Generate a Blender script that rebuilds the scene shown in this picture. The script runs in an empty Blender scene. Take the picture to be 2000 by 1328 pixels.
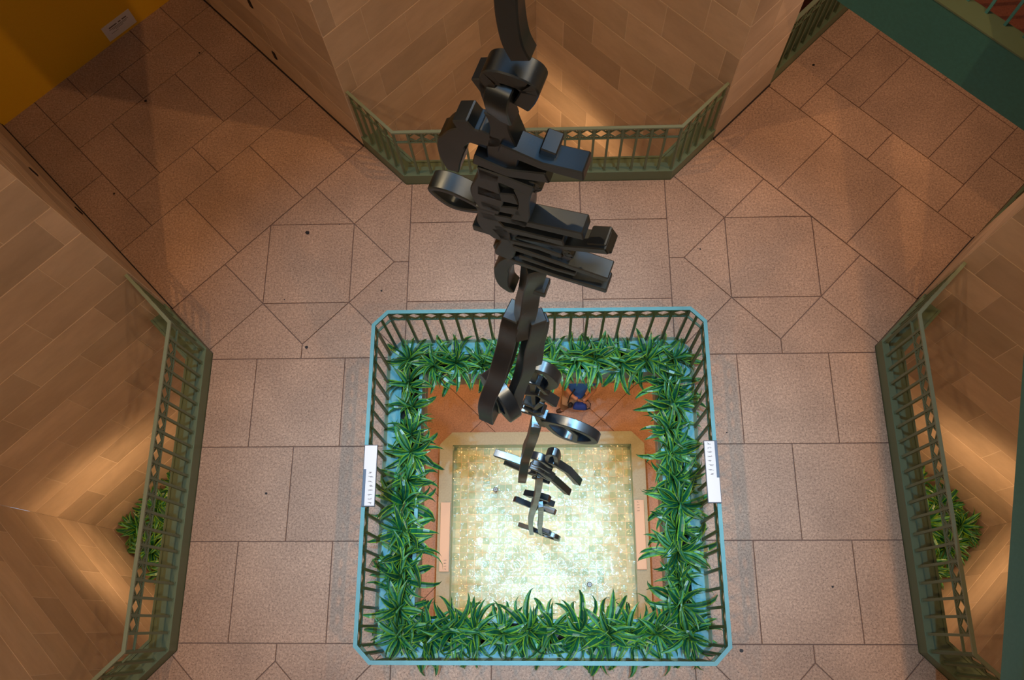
import bpy, math, random
from mathutils import Matrix, Vector
random.seed(7)
SC = bpy.context.scene
COL = SC.collection
R2 = math.sqrt(2)

# ---------------------------------------------------------------- camera, world, lights, exposure
cam_d = bpy.data.cameras.new('camera'); cam = bpy.data.objects.new('camera', cam_d); COL.objects.link(cam)
cam_d.sensor_width = 36; cam_d.lens = 1644.86 / 2000 * 36; cam_d.clip_start = .02
CR = ((0.999223, 0.011273, 0.037756), (0.001418, 0.947294, -0.320362), (-0.039377, 0.320167, 0.946542))
cm = Matrix(CR).to_4x4(); cm.translation = Vector((0.0539, -1.31444, 8.85185)); cam.matrix_world = cm
SC.camera = cam
SC.view_settings.view_transform = 'Standard'; SC.view_settings.look = 'None'
SC.view_settings.exposure = -0.12; SC.view_settings.gamma = 1; SC.view_settings.use_curve_mapping = False
w = bpy.data.worlds.new('world'); SC.world = w; w.use_nodes = True
w.node_tree.nodes['Background'].inputs[0].default_value = (.42, .70, 1, 1)
w.node_tree.nodes['Background'].inputs[1].default_value = 1.6

def light(name, kind, loc, target, power, color, **kw):
    d = bpy.data.lights.new(name, kind); d.energy = power; d.color = color
    for k, v in kw.items(): setattr(d, k, v)
    o = bpy.data.objects.new(name, d); COL.objects.link(o); o.location = loc
    o.rotation_euler = (Vector(target) - Vector(loc)).to_track_quat('-Z', 'Y').to_euler()
    return o
WARM = (1, .53, .24); HALO = (.97, 1, .84); COOL = (.30, .66, 1)
# skylight over the atrium
for sx in (-1, 1):
    for sy in (-1, 1):
        light('skylight_spot', 'SPOT', (1.5 * sx, 1.5 * sy, 11.9), (1.2 * sx, 1.2 * sy, 0), 2900, COOL, spot_size=math.radians(33), spot_blend=1, shadow_soft_size=.05)
# four ceiling spots round the skylight
for sx in (-1, 1):
    for sy in (-1, 1):
        for tx, ty in ((4.0 * sx, -3.0 * sy), (-3.0 * sx, 4.0 * sy)):
            light('ceiling_spot', 'SPOT', (3 * sx, 3 * sy, 11.3), (tx, ty, 0), 760, WARM, spot_size=math.radians(74), spot_blend=1, shadow_soft_size=.06)
        light('ceiling_spot', 'SPOT', (3 * sx, 3 * sy, 11.3), (0, 0, 2), 70, WARM, spot_size=math.radians(140), spot_blend=1, shadow_soft_size=.1)
# spots aimed at the pool
light('pool_spot', 'SPOT', (1.1, -1.0, 11.5), (0.1, .1, -4.6), 760, HALO, spot_size=math.radians(17), spot_blend=.7, shadow_soft_size=.03)
light('pool_spot', 'SPOT', (-1.1, 1.0, 11.5), (0, 0, -4.6), 760, HALO, spot_size=math.radians(17), spot_blend=.7, shadow_soft_size=.03)
# downlights under the middle floor
for k in range(8):
    a = math.radians(22.5 + 45 * k)
    light('downlight', 'SPOT', (2.35 * math.cos(a), 2.35 * math.sin(a), -.42), (2.9 * math.cos(a), 2.9 * math.sin(a), -5), 140, (1, .48, .18),
          spot_size=math.radians(105), spot_blend=.9, shadow_soft_size=.05)
# lamp under the upper floor edge that lights the right-hand corridor
light('corridor_light', 'AREA', (4.4, 4.4, 2.98), (4.4, 4.4, 0), 42, (1, .60, .40), size=2.0, shape='SQUARE')
# downlights in the four corner wells, washing the stone and the plants
for (x, y) in ((-1, 0), (1, 0), (0, 1)):
    light('well_light', 'SPOT', (4.75 * x, 4.75 * y, -1.3), (5.9 * x, 5.9 * y, -4.0), 85, (1, .56, .26),
          spot_size=math.radians(175), spot_blend=1, shadow_soft_size=.35)

# ---------------------------------------------------------------- helpers
def mesh(name, verts, faces, mats, mi=None):
    m = bpy.data.meshes.new(name); m.from_pydata([tuple(v) for v in verts], [], faces)
    for k in (mats if isinstance(mats, (list, tuple)) else [mats]): m.materials.append(k)
    if mi: m.polygons.foreach_set('material_index', mi)
    m.update(); return m
def link(name, m, parent=None, mat=None):
    o = bpy.data.objects.new(name, m); COL.objects.link(o)
    if parent is not None: o.parent = parent
    if mat is not None: o.matrix_local = mat
    return o
def thing(name, label, cat, loc=(0, 0, 0), group=None, rz=0):
    o = link(name, None); o.location = loc; o.rotation_euler = (0, 0, rz); o['label'] = label; o['category'] = cat
    if group: o['group'] = group
    return o
def tag(o, label, cat, group=None):
    o['label'] = label; o['category'] = cat
    if group: o['group'] = group
    return o
def struct(o): o['kind'] = 'structure'; return o

class MB:
    def __init__(s): s.v = []; s.f = []; s.m = []
    def add(s, verts, faces, mi=0):
        b = len(s.v); s.v += [tuple(v) for v in verts]; s.f += [tuple(i + b for i in f) for f in faces]; s.m += [mi] * len(faces); return s
    def box(s, x0, x1, y0, y1, z0, z1, M=None, mi=0):
        vs = [(x, y, z) for z in (z0, z1) for (x, y) in ((x0, y0), (x1, y0), (x1, y1), (x0, y1))]
        if M: vs = [M @ Vector(v) for v in vs]
        return s.add(vs, [(3, 2, 1, 0), (4, 5, 6, 7), (0, 1, 5, 4), (1, 2, 6, 5), (2, 3, 7, 6), (3, 0, 4, 7)], mi)
    def prism(s, poly, z0, z1, mi=0, bev=0):
        n = len(poly); a = sum(poly[i][0] * poly[(i + 1) % n][1] - poly[(i + 1) % n][0] * poly[i][1] for i in range(n))
        if a < 0: poly = poly[::-1]
        vs = [(x, y, z0) for x, y in poly] + [(x, y, z1 - bev) for x, y in poly]
        fs = [tuple(range(n))[::-1]] + [(i, (i + 1) % n, n + (i + 1) % n, n + i) for i in range(n)]
        if bev:
            ins = inset(poly, bev); vs += [(x, y, z1) for x, y in ins]
            fs += [(n + i, n + (i + 1) % n, 2 * n + (i + 1) % n, 2 * n + i) for i in range(n)] + [tuple(range(2 * n, 3 * n))]
        else: fs.append(tuple(range(n, 2 * n)))
        return s.add(vs, fs, mi)
    def ring(s, outer, inner, z0, z1, mi=0):
        n = len(outer); vs = [(x, y, z) for z in (z0, z1) for L in (outer, inner) for x, y in L]; fs = []
        for i in range(n):
            j = (i + 1) % n; o0, i0, o1, i1 = 0, n, 2 * n, 3 * n
            fs += [(o0 + i, o0 + j, o1 + j, o1 + i), (i0 + j, i0 + i, i1 + i, i1 + j), (o1 + i, o1 + j, i1 + j, i1 + i), (o0 + j, o0 + i, i0 + i, i0 + j)]
        return s.add(vs, fs, mi)
    def tube(s, pts, r, seg=8, mi=0):
        pts = [Vector(p) for p in pts]; n = len(pts); vs = []
        for i, p in enumerate(pts):
            t = (pts[min(i + 1, n - 1)] - pts[max(i - 1, 0)]).normalized(); u = t.orthogonal().normalized(); w_ = t.cross(u)
            rr = r[i] if isinstance(r, (list, tuple)) else r
            vs += [p + (u * math.cos(2 * math.pi * k / seg) + w_ * math.sin(2 * math.pi * k / seg)) * rr for k in range(seg)]
        fs = [(i * seg + k, i * seg + (k + 1) % seg, (i + 1) * seg + (k + 1) % seg, (i + 1) * seg + k) for i in range(n - 1) for k in range(seg)]
        fs += [tuple(range(seg))[::-1], tuple(range((n - 1) * seg, n * seg))]
        return s.add(vs, fs, mi)
    def lathe(s, prof, seg=20, mi=0, c=(0, 0)):
        n = len(prof); vs = [(c[0] + r * math.cos(2 * math.pi * k / seg), c[1] + r * math.sin(2 * math.pi * k / seg), z) for r, z in prof for k in range(seg)]
        fs = [(i * seg + k, i * seg + (k + 1) % seg, (i + 1) * seg + (k + 1) % seg, (i + 1) * seg + k) for i in range(n - 1) for k in range(seg)]
        fs += [tuple(range(seg))[::-1], tuple(range((n - 1) * seg, n * seg))]
        return s.add(vs, fs, mi)
    def mesh(s, name, mats): return mesh(name, s.v, s.f, mats, s.m)
    def build(s, name, mats, parent=None, mat=None): return link(name, s.mesh(name, mats), parent, mat)

def inset(poly, d):
    n = len(poly); a = sum(poly[i][0] * poly[(i + 1) % n][1] - poly[(i + 1) % n][0] * poly[i][1] for i in range(n))
    if a < 0: poly = poly[::-1]
    out = []
    for i in range(n):
        p0, p1, p2 = Vector(poly[i - 1]), Vector(poly[i]), Vector(poly[(i + 1) % n])
        e1 = (p1 - p0).normalized(); e2 = (p2 - p1).normalized(); n1 = Vector((-e1.y, e1.x)); n2 = Vector((-e2.y, e2.x))
        k = n1 + n2; k = k / max(.2, k.length_squared) * 2 if k.length > 1e-4 else n1
        out.append(tuple(p1 + k * d))
    return out
def octa(S, c): return [(-S + c, -S), (S - c, -S), (S, -S + c), (S, S - c), (S - c, S), (-S + c, S), (-S, S - c), (-S, -S + c)]
def rot(p, q): # quarter turns
    x, y = p
    for _ in range(q % 4): x, y = -y, x
    return (x, y)

# ---------------------------------------------------------------- materials
def mat(name, col, rough=.5, metal=0, spec=.5):
    m = bpy.data.materials.new(name); m.use_nodes = True; b = m.node_tree.nodes['Principled BSDF']
    b.inputs['Base Color'].default_value = (*col, 1); b.inputs['Roughness'].default_value = rough
    b.inputs['Metallic'].default_value = metal; b.inputs['Specular IOR Level'].default_value = spec
    return m
def N(m, t, **kw):
    n = m.node_tree.nodes.new(t)
    for k, v in kw.items(): setattr(n, k, v)
    return n
def speckle(m, c1, c2, scale, c3=None, rnd=.0, veins=None, bump=.0, stretch=None, rot45=0, stain=None):
    """noise-varied colour in world position, plus a per-object tone shift"""
    nt = m.node_tree; L = nt.links.new; b = nt.nodes['Principled BSDF']
    g = N(m, 'ShaderNodeNewGeometry'); pos = g.outputs['Position']
    if rot45 or stretch:
        mp = N(m, 'ShaderNodeMapping'); mp.inputs['Rotation'].default_value = (0, 0, rot45); mp.inputs['Scale'].default_value = stretch or (1, 1, 1); L(pos, mp.inputs[0]); spos = mp.outputs[0]
    else: spos = pos
    n1 = N(m, 'ShaderNodeTexNoise'); n1.inputs['Scale'].default_value = scale; n1.inputs['Detail'].default_value = 5; n1.inputs['Roughness'].default_value = .7; L(spos, n1.inputs['Vector'])
    r = N(m, 'ShaderNodeValToRGB'); r.color_ramp.elements[0].position = .36; r.color_ramp.elements[1].position = .64
    r.color_ramp.elements[0].color = (*c1, 1); r.color_ramp.elements[1].color = (*c2, 1); L(n1.outputs[0], r.inputs[0]); out = r.outputs[0]
    if c3:
        v = N(m, 'ShaderNodeTexNoise'); v.inputs['Scale'].default_value = scale * 1.9; v.inputs['Detail'].default_value = 2; L(pos, v.inputs['Vector'])
        rr = N(m, 'ShaderNodeValToRGB'); rr.color_ramp.elements[0].position = .60; rr.color_ramp.elements[1].position = .68; L(v.outputs[0], rr.inputs[0])
        mx = N(m, 'ShaderNodeMixRGB'); mx.inputs[2].default_value = (*c3, 1); L(rr.outputs[0], mx.inputs[0]); L(out, mx.inputs[1]); out = mx.outputs[0]
    if stain:
        v = N(m, 'ShaderNodeTexNoise'); v.inputs['Scale'].default_value = stain[0]; v.inputs['Detail'].default_value = 4; L(spos, v.inputs['Vector'])
        mr = N(m, 'ShaderNodeMapRange'); mr.inputs[1].default_value = .3; mr.inputs[2].default_value = .7; mr.inputs[3].default_value = 1 - stain[1]; mr.inputs[4].default_value = 1 + stain[1]; L(v.outputs[0], mr.inputs[0])
        mx = N(m, 'ShaderNodeVectorMath', operation='SCALE'); L(out, mx.inputs[0]); L(mr.outputs[0], mx.inputs['Scale']); out = mx.outputs[0]
    if rnd:
        oi = N(m, 'ShaderNodeObjectInfo'); mr = N(m, 'ShaderNodeMapRange'); mr.inputs[3].default_value = 1 - rnd; mr.inputs[4].default_value = 1 + rnd; L(oi.outputs['Random'], mr.inputs[0])
        mx = N(m, 'ShaderNodeVectorMath', operation='SCALE'); L(out, mx.inputs[0]); L(mr.outputs[0], mx.inputs['Scale']); out = mx.outputs[0]
    L(out, b.inputs['Base Color'])
    if bump:
        bp = N(m, 'ShaderNodeBump'); bp.inputs['Strength'].default_value = bump; bp.inputs['Distance'].default_value = .003; L(n1.outputs[0], bp.inputs['Height']); L(bp.outputs[0], b.inputs['Normal'])
    return m
M = {}
M['granite'] = speckle(mat('pink_granite', (.5, .3, .2), .55), (.27, .175, .112), (.52, .355, .238), 48, (.12, .075, .05), rnd=.07, bump=.3, stain=(1.6, .13))
M['granite_low'] = speckle(mat('orange_granite', (.5, .3, .2), .5), (.42, .25, .17), (.56, .36, .25), 40, (.24, .14, .09), rnd=.04, stain=(1.5, .15))
M['joint'] = mat('dark_joint', (.17, .11, .085), .9)
M['stone'] = speckle(mat('limestone', (.5, .4, .3), .6), (.50, .405, .30), (.58, .475, .36), 1.6, rnd=.19, bump=.03, stretch=(1, 1, 2.5), stain=(1.1, .07))
M['mortar'] = mat('pale_mortar', (.72, .62, .50), .9)
M['green'] = mat('green_paint', (.115, .175, .10), .4)
M['railtop_lit'] = mat('green_paint_lit', (.20, .26, .17), .32)  # same green paint, lightened to carry the highlight along the handrail tops
M['teal'] = speckle(mat('teal_paint', (.09, .26, .26), .45), (.07, .29, .32), (.085, .33, .365), 8)
M['deepteal'] = speckle(mat('deep_teal_paint', (.03, .16, .15), .5), (.03, .16, .15), (.035, .185, .175), 30)
M['cream'] = speckle(mat('cream_plaster', (.6, .5, .36), .7), (.56, .49, .37), (.62, .55, .42), 10)
M['soil'] = speckle(mat('dark_soil', (.02, .015, .01), .95), (.008, .008, .008), (.035, .028, .02), 60)
M['pot'] = mat('black_plastic', (.012, .013, .015), .45)
M['leaf'] = speckle(mat('leaf_green', (.02, .16, .05), .32), (.003, .055, .030), (.008, .115, .050), 14, rnd=.25)
M['leafedge'] = speckle(mat('leaf_margin', (.16, .34, .02), .35), (.03, .20, .02), (.22, .44, .03), 9, rnd=.25)
M['leafmid'] = speckle(mat('leaf_midrib', (.1, .3, .15), .35), (.03, .20, .09), (.10, .33, .17), 14, rnd=.2)
M['deepteal_lit'] = speckle(mat('deep_teal_lit', (.05, .2, .2), .5), (.055, .21, .20), (.065, .235, .225), 30)  # lighter teal, light falling on the stair side put into the colour
M['yellow'] = speckle(mat('yellow_paint', (.75, .45, .01), .6), (.78, .46, .008), (.82, .49, .01), 60)
M['white'] = mat('card_white', (.72, .72, .70), .6)
M['ink'] = mat('ink_grey', (.16, .15, .15), .7)
M['black'] = mat('black_lacquer', (.012, .013, .016), .22)
M['frame'] = mat('dark_frame', (.03, .03, .045), .4)
M['navy'] = mat('navy_print', (.03, .07, .13), .4)
M['slot'] = mat('black_slot', (.006, .005, .005), .6)
M['rim'] = speckle(mat('pool_rim_stone', (.5, .48, .36), .45), (.38, .44, .33), (.45, .52, .40), 40)
M['nozzle'] = mat('bronze', (.12, .10, .09), .35, .8)
M['red'] = speckle(mat('red_carpet', (.2, .06, .03), .9), (.16, .05, .03), (.22, .075, .045), 60)
M['brown'] = speckle(mat('brown_stone', (.25, .14, .1), .7), (.20, .11, .08), (.30, .17, .13), 12)

# sculpture lacquer: glossy, a little dusty, blue skylight sheen put into its tint
def lacquer():
    m = M['black']; nt = m.node_tree; L = nt.links.new; b = nt.nodes['Principled BSDF']
    g = N(m, 'ShaderNodeNewGeometry'); v = N(m, 'ShaderNodeTexVoronoi'); v.inputs['Scale'].default_value = 70; L(g.outputs['Position'], v.inputs['Vector'])
    r = N(m, 'ShaderNodeValToRGB'); r.color_ramp.elements[0].position = .02; r.color_ramp.elements[0].color = (.35, .38, .42, 1); r.color_ramp.elements[1].position = .04; r.color_ramp.elements[1].color = (.005, .008, .012, 1)
    L(v.outputs['Distance'], r.inputs[0]); L(r.outputs[0], b.inputs['Base Color'])
    n = N(m, 'ShaderNodeTexNoise'); n.inputs['Scale'].default_value = 10; L(g.outputs['Position'], n.inputs['Vector'])
    mr = N(m, 'ShaderNodeMapRange'); mr.inputs[3].default_value = .2; mr.inputs[4].default_value = .46; L(n.outputs[0], mr.inputs[0]); L(mr.outputs[0], b.inputs['Roughness'])
    b.inputs['Specular Tint'].default_value = (.55, .80, 1, 1); b.inputs['IOR'].default_value = 1.95; b.inputs['Specular IOR Level'].default_value = 1.0; b.inputs['Coat Weight'].default_value = 0; b.inputs['Coat Roughness'].default_value = .12
lacquer()
def pool_tile():
    m = mat('glazed_pool_tile', (.3, .45, .3), .5, 0, .3); nt = m.node_tree; L = nt.links.new; b = nt.nodes['Principled BSDF']
    g = N(m, 'ShaderNodeNewGeometry'); wn = N(m, 'ShaderNodeTexWhiteNoise'); sn = N(m, 'ShaderNodeVectorMath', operation='SNAP'); sn.inputs[1].default_value = (.1192, .1192, 10)
    ad = N(m, 'ShaderNodeVectorMath', operation='ADD'); ad.inputs[1].default_value = (1.43, 1.43, 20); L(g.outputs['Position'], ad.inputs[0]); L(ad.outputs[0], sn.inputs[0]); L(sn.outputs[0], wn.inputs['Vector'])
    r = N(m, 'ShaderNodeValToRGB'); e = r.color_ramp.elements; e[0].color = (.42, .58, .40, 1); e[1].color = (.78, .86, .68, 1); e.new(.2).color = (.58, .72, .52, 1); e.new(.6).color = (.66, .77, .58, 1)
    L(wn.outputs['Value'], r.inputs[0]); n = N(m, 'ShaderNodeTexNoise'); n.inputs['Scale'].default_value = 14; L(g.outputs['Position'], n.inputs['Vector'])
    mx = N(m, 'ShaderNodeMixRGB', blend_type='MULTIPLY'); mx.inputs[0].default_value = .25; L(r.outputs[0], mx.inputs[1]); L(n.outputs[0], mx.inputs[2]); L(mx.outputs[0], b.inputs['Base Color'])
    return m
M['pooltile'] = pool_tile()
M['grout'] = mat('cream_grout', (.82, .74, .58), .7)
def water():
    m = bpy.data.materials.new('water'); m.use_nodes = True; nt = m.node_tree; L = nt.links.new; nt.nodes.remove(nt.nodes['Principled BSDF'])
    o = nt.nodes['Material Output']; t = N(m, 'ShaderNodeBsdfTransparent'); t.inputs[0].default_value = (.96, .99, .95, 1); g = N(m, 'ShaderNodeBsdfGlossy'); g.inputs['Roughness'].default_value = .13
    f = N(m, 'ShaderNodeFresnel'); f.inputs[0].default_value = 1.35; mx = N(m, 'ShaderNodeMixShader')
    n = N(m, 'ShaderNodeTexNoise'); n.inputs['Scale'].default_value = 8; n.inputs['Detail'].default_value = 1.5; ge = N(m, 'ShaderNodeNewGeometry'); L(ge.outputs['Position'], n.inputs['Vector'])
    b = N(m, 'ShaderNodeBump'); b.inputs['Strength'].default_value = 1; b.inputs['Distance'].default_value = .03; L(n.outputs[0], b.inputs['Height'])
    L(b.outputs[0], g.inputs['Normal']); L(b.outputs[0], f.inputs['Normal']); L(f.outputs[0], mx.inputs[0]); L(t.outputs[0], mx.inputs[1]); L(g.outputs[0], mx.inputs[2]); L(mx.outputs[0], o.inputs[0])
    return m
M['water'] = water()
M['skin'] = mat('skin', (.42, .22, .15), .5); M['blue'] = mat('blue_cotton', (.012, .13, .75), .8); M['khaki'] = mat('khaki_cotton', (.34, .23, .13), .8)
M['hair'] = mat('dark_hair', (.02, .014, .01), .6); M['bag'] = mat('black_nylon', (.008, .008, .009), .7); M['shoe'] = mat('brown_leather', (.06, .035, .02), .6); M['denim'] = mat('dark_blue_canvas', (.012, .05, .30), .8)

# ---------------------------------------------------------------- middle floor
def UV(u, v, sx=1): # corridor coordinates (u outward at 45 deg, v across) -> x, y of the right-hand corridor
    return (sx * (u + v) / R2, (u - v) / R2)
TILES = []
G = 1.4925; H = .4975; K0, K1 = 2.155, 3.145; CU = 3.656
Mx, My = 2.65, 2.65
def quarter():
    T = []
    # band above the central opening (x across, y outward): outer columns and the staggered middle column
    for s in (-1, 1):
        a, b = sorted((s * H, s * G))
        T.append([(a, 1.62), (b, 1.62), (b, K0), (a, K0)]); T.append([(a, K0), (b, K0), (b, K1), (a, K1)]); T.append([(a, K1), (b, K1), (b, CU), (a, CU)])
    T.append([(-H, 1.62), (H, 1.62), (H, 2.65), (-H, 2.65)]); T.append([(-H, 2.65), (H, 2.65), (H, CU), (-H, CU)])
    # corner square, its four triangles and the slabs round it
    T.append([(K0, K0), (K1, K0), (K1, K1), (K0, K1)])
    T.append([(1.66, 2.65), (K0, K0), (K0, K1)]); T.append([(2.65, 3.64), (K0, K1), (K1, K1)]); T.append([(3.64, 2.65), (K1, K1), (K1, K0)]); T.append([(2.65, 1.66), (K1, K0), (K0, K0)])
    A = [(K0, K1), (2.65, 3.64), (2.10, 4.19), (1.605, 3.70)]
    B = [(G, 2.65), (1.66, 2.65), (K0, K1), (1.605, 3.70), (1.562, CU), (G, CU)]
    Cc = [(G, 2.65), (1.66, 2.65), (K0, K0), (1.55, 1.55), (1.48, 1.62), (G, 1.62)]
    for P in (A, B, Cc): T.append(P); T.append([(y, x) for x, y in P])
    # diagonal corridor
    VW = 1.485
    rows = [(4.45, 5.475, [-VW, -.5, .5, VW]), (5.475, 5.975, [-1, 0, 1]), (5.975, 6.98, [-1, -.5, .5, 1]), (6.98, 7.5, [-1, 0, 1]), (7.5, 8.6, [-1, -.5, .5, 1])]
    for u0, u1, vs in rows:
        for v0, v1 in zip(vs, vs[1:]): T.append([UV(u0, v0), UV(u1, v0), UV(u1, v1), UV(u0, v1)])
    us = [5.475, 6.48, 7.49, 8.6]
    for u0, u1 in zip(us, us[1:]):
        for a, b in ((-VW, -1), (1, VW)): T.append([UV(u0, a), UV(u1, a), UV(u1, b), UV(u0, b)])
    return T
Q = quarter()
floor = MB(); tiles = []
for q in range(4):
    for P in Q:
        P2 = [rot(p, q) for p in P]; floor.prism(P2, -.30, -.012); tiles.append(P2)
fl = struct(floor.build('floor', M['joint']))
for P in tiles:
    cx = sum(p[0] for p in P) / len(P); cy = sum(p[1] for p in P) / len(P)
    b = MB().prism([(x - cx, y - cy) for x, y in inset(P, .0045)], -.011, 0, bev=.0025)
    o = b.build('tile', M['granite'], fl); o.location = (cx, cy, random.uniform(-.0008, .0008))
# gum spots on the paving
for (x, y, r) in ((-2.70, 3.04, .030), (-2.60, 1.62, .022), (-2.33, 3.14, .008), (-2.9, 2.2, .008), (-1.79, 2.29, .014), (-2.9, -.0, .016), (2.9, -.95, .015), (1.95, -1.55, .022), (3.4, 5.2, .02), (-4.9, 4.9, .02), (-4.3, 5.6, .016), (-5.1, 3.6, .016), (1.85, 2.75, .012), (1.98, .62, .012)):
    pts = [(x + r * random.uniform(.7, 1.1) * math.cos(k), y + r * random.uniform(.6, 1) * math.sin(k)) for k in [i * math.pi / 4 for i in range(8)]]
    MB().prism(pts, .0008, .0022).build('gum_spot', M['slot'], fl)

# soffit of the middle floor
sof = MB()
for q in range(4):
    for P in Q[:24]: sof.prism([rot(p, q) for p in P], -.33, -.301)
struct(sof.build('ceiling', M['cream']))

# ---------------------------------------------------------------- stone walls round the four corner wells
WALL_TOP = 11.9; BOT = -4.95; CH = .4975
A0 = (2.10, 4.19); FAR = (0, 6.29)
stone_cache = {}
def face(parent, p, d, length, nrm, z0, z1, edge_piece=True):
    """stone blocks on one wall face: start p, direction d, outward normal nrm"""
    k0 = round(z0 / CH); k1 = round(z1 / CH)
    d = Vector((*d, 0)).normalized(); n = Vector((*nrm, 0)).normalized()
    for k in range(k0, k1):
        cuts = [0]
        if k % 2 == 0: cuts += [.18] if edge_piece else []; x = .99
        else: x = .495
        while x < length - .1: cuts.append(x); x += .99
        cuts.append(length)
        for a, b in zip(cuts, cuts[1:]):
            L_ = round(b - a, 3)
            if L_ not in stone_cache:
                g = .0035; t = .03
                mb = MB(); e = .003
                vs = [(-L_ / 2 + g, 0, -CH / 2 + g), (L_ / 2 - g, 0, -CH / 2 + g), (L_ / 2 - g, 0, CH / 2 - g), (-L_ / 2 + g, 0, CH / 2 - g)]
                vs += [(x_, t - e, z_) for x_, _, z_ in vs]
                vs += [(-L_ / 2 + g + e, t, -CH / 2 + g + e), (L_ / 2 - g - e, t, -CH / 2 + g + e), (L_ / 2 - g - e, t, CH / 2 - g - e), (-L_ / 2 + g + e, t, CH / 2 - g - e)]
                fs = [(i, (i + 1) % 4, 4 + (i + 1) % 4, 4 + i) for i in range(4)] + [(4 + i, 4 + (i + 1) % 4, 8 + (i + 1) % 4, 8 + i) for i in range(4)] + [(8, 9, 10, 11), (3, 2, 1, 0)]
                mb.add(vs, fs); stone_cache[L_] = mb.mesh('stone_block', M['stone'])
            c = Vector((*p, 0)) + d * ((a + b) / 2) + n * (-.0275 + random.uniform(-.0006, .0006)); c.z = (k + .5) * CH
            mt = Matrix((d, n, Vector((0, 0, 1)))).transposed().to_4x4(); mt.translation = c
            link('stone_block', stone_cache[L_], parent, mt)
def solid(name, poly, z0=BOT, z1=WALL_TOP):
    return struct(MB().prism(inset(poly, .0005), z0, z1).build(name, M['mortar']))
PL = 1.04 # pier length on the right-hand corridor
def seg(p, d, s): return (p[0] + d[0] * s / R2, p[1] + d[1] * s / R2)
ne = solid('wall_north_right', [A0, seg(A0, (1, 1), PL), seg(FAR, (1, 1), PL), FAR])
nw = solid('wall_north_left', [(-A0[0], A0[1]), seg((-A0[0], A0[1]), (-1, 1), 3.5), seg(FAR, (-1, 1), 3.5), FAR])
E1 = (-4.19, 2.10); WF = (-6.29, 0)
wu = solid('wall_west_upper', [E1, seg(E1, (-1, 1), 3.5), seg(WF, (-1, 1), 3.5), WF])
wl = solid('wall_west_lower', [(-4.19, -2.10), seg((-4.19, -2.1), (-1, -1), 3.5), seg(WF, (-1, -1), 3.5), WF])
eu = solid('wall_east_upper', [(4.19, 2.10), seg((4.19, 2.1), (1, 1), PL), seg((6.29, 0), (1, 1), PL), (6.29, 0)])
el = solid('wall_east_lower', [(4.19, -2.10), seg((4.19, -2.1), (1, -1), 3.5), seg((6.29, 0), (1, -1), 3.5), (6.29, 0)])
sl = solid('wall_south_left', [(-2.1, -4.19), seg((-2.1, -4.19), (-1, -1), 3.5), seg((0, -6.29), (-1, -1), 3.5), (0, -6.29)])
sr = solid('wall_south_right', [(2.1, -4.19), seg((2.1, -4.19), (1, -1), 3.5), seg((0, -6.29), (1, -1), 3.5), (0, -6.29)])
WL = 2.97; ZT = 7.96
face(ne, A0, (-1, 1), WL, (-1, -1), -9 * CH - .5, ZT)
face(nw, (-A0[0], A0[1]), (1, 1), WL, (1, -1), -9 * CH - .5, ZT)
face(wu, E1, (-1, -1), WL, (1, -1), -9 * CH - .5, ZT)
face(wl, (-4.19, -2.1), (-1, 1), WL, (1, 1), -9 * CH - .5, ZT)
face(eu, (4.19, 2.1), (1, -1), WL, (-1, -1), -9 * CH - .5, ZT)
face(el, (4.19, -2.1), (1, 1), WL, (-1, 1), -9 * CH - .5, ZT)
face(ne, A0, (1, 1), PL, (1, -1), 0, ZT, False)
face(nw, (-A0[0], A0[1]), (-1, 1), 3.5, (-1, -1), 0, ZT, False)
face(wu, E1, (-1, 1), 3.5, (1, 1), 0, ZT, False)
face(eu, (4.19, 2.1), (1, 1), PL, (-1, 1), 0, ZT, False)
# recessed dark base joints along the corridor walls
for nm, p, d, n, L_ in (('baseboard_north_left', (-A0[0], A0[1]), (-1, 1), (-1, -1), 3.5), ('baseboard_north_right', A0, (1, 1), (1, -1), PL), ('baseboard_west', E1, (-1, 1), (1, 1), 3.5), ('baseboard_east', (4.19, 2.1), (1, 1), (-1, 1), PL)):
    d = Vector((*d, 0)).normalized(); n = Vector((*n, 0)).normalized(); mt = Matrix((d, n, Vector((0, 0, 1)))).transposed().to_4x4(); mt.translation = Vector((*p, 0))
    struct(MB().box(0, L_, 0.0, .014, .0005, .035).build(nm, M['slot'], None, mt))
# small black slots in the corridor walls
for i, (par, x, y, z, n) in enumerate(((wu, -5.188, 3.088, 1.39, (1, 1)), (wu, -5.265, 3.165, .386, (1, 1)), (nw, -3.181, 5.281, 1.25, (-1, -1)), (nw, -3.188, 5.288, .33, (-1, -1)))):
    n = Vector((*n, 0)).normalized(); d = Vector((-n.y, n.x, 0)); mt = Matrix((d, n, Vector((0, 0, 1)))).transposed().to_4x4(); mt.translation = Vector((x, y, z))
    b = MB(); b.box(-.022, .022, -.01, .022, -.06, .06); b.box(-.030, .030, -.01, .012, -.068, .068)
    b.build('wall_slot', M['slot'], par, mt)

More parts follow.
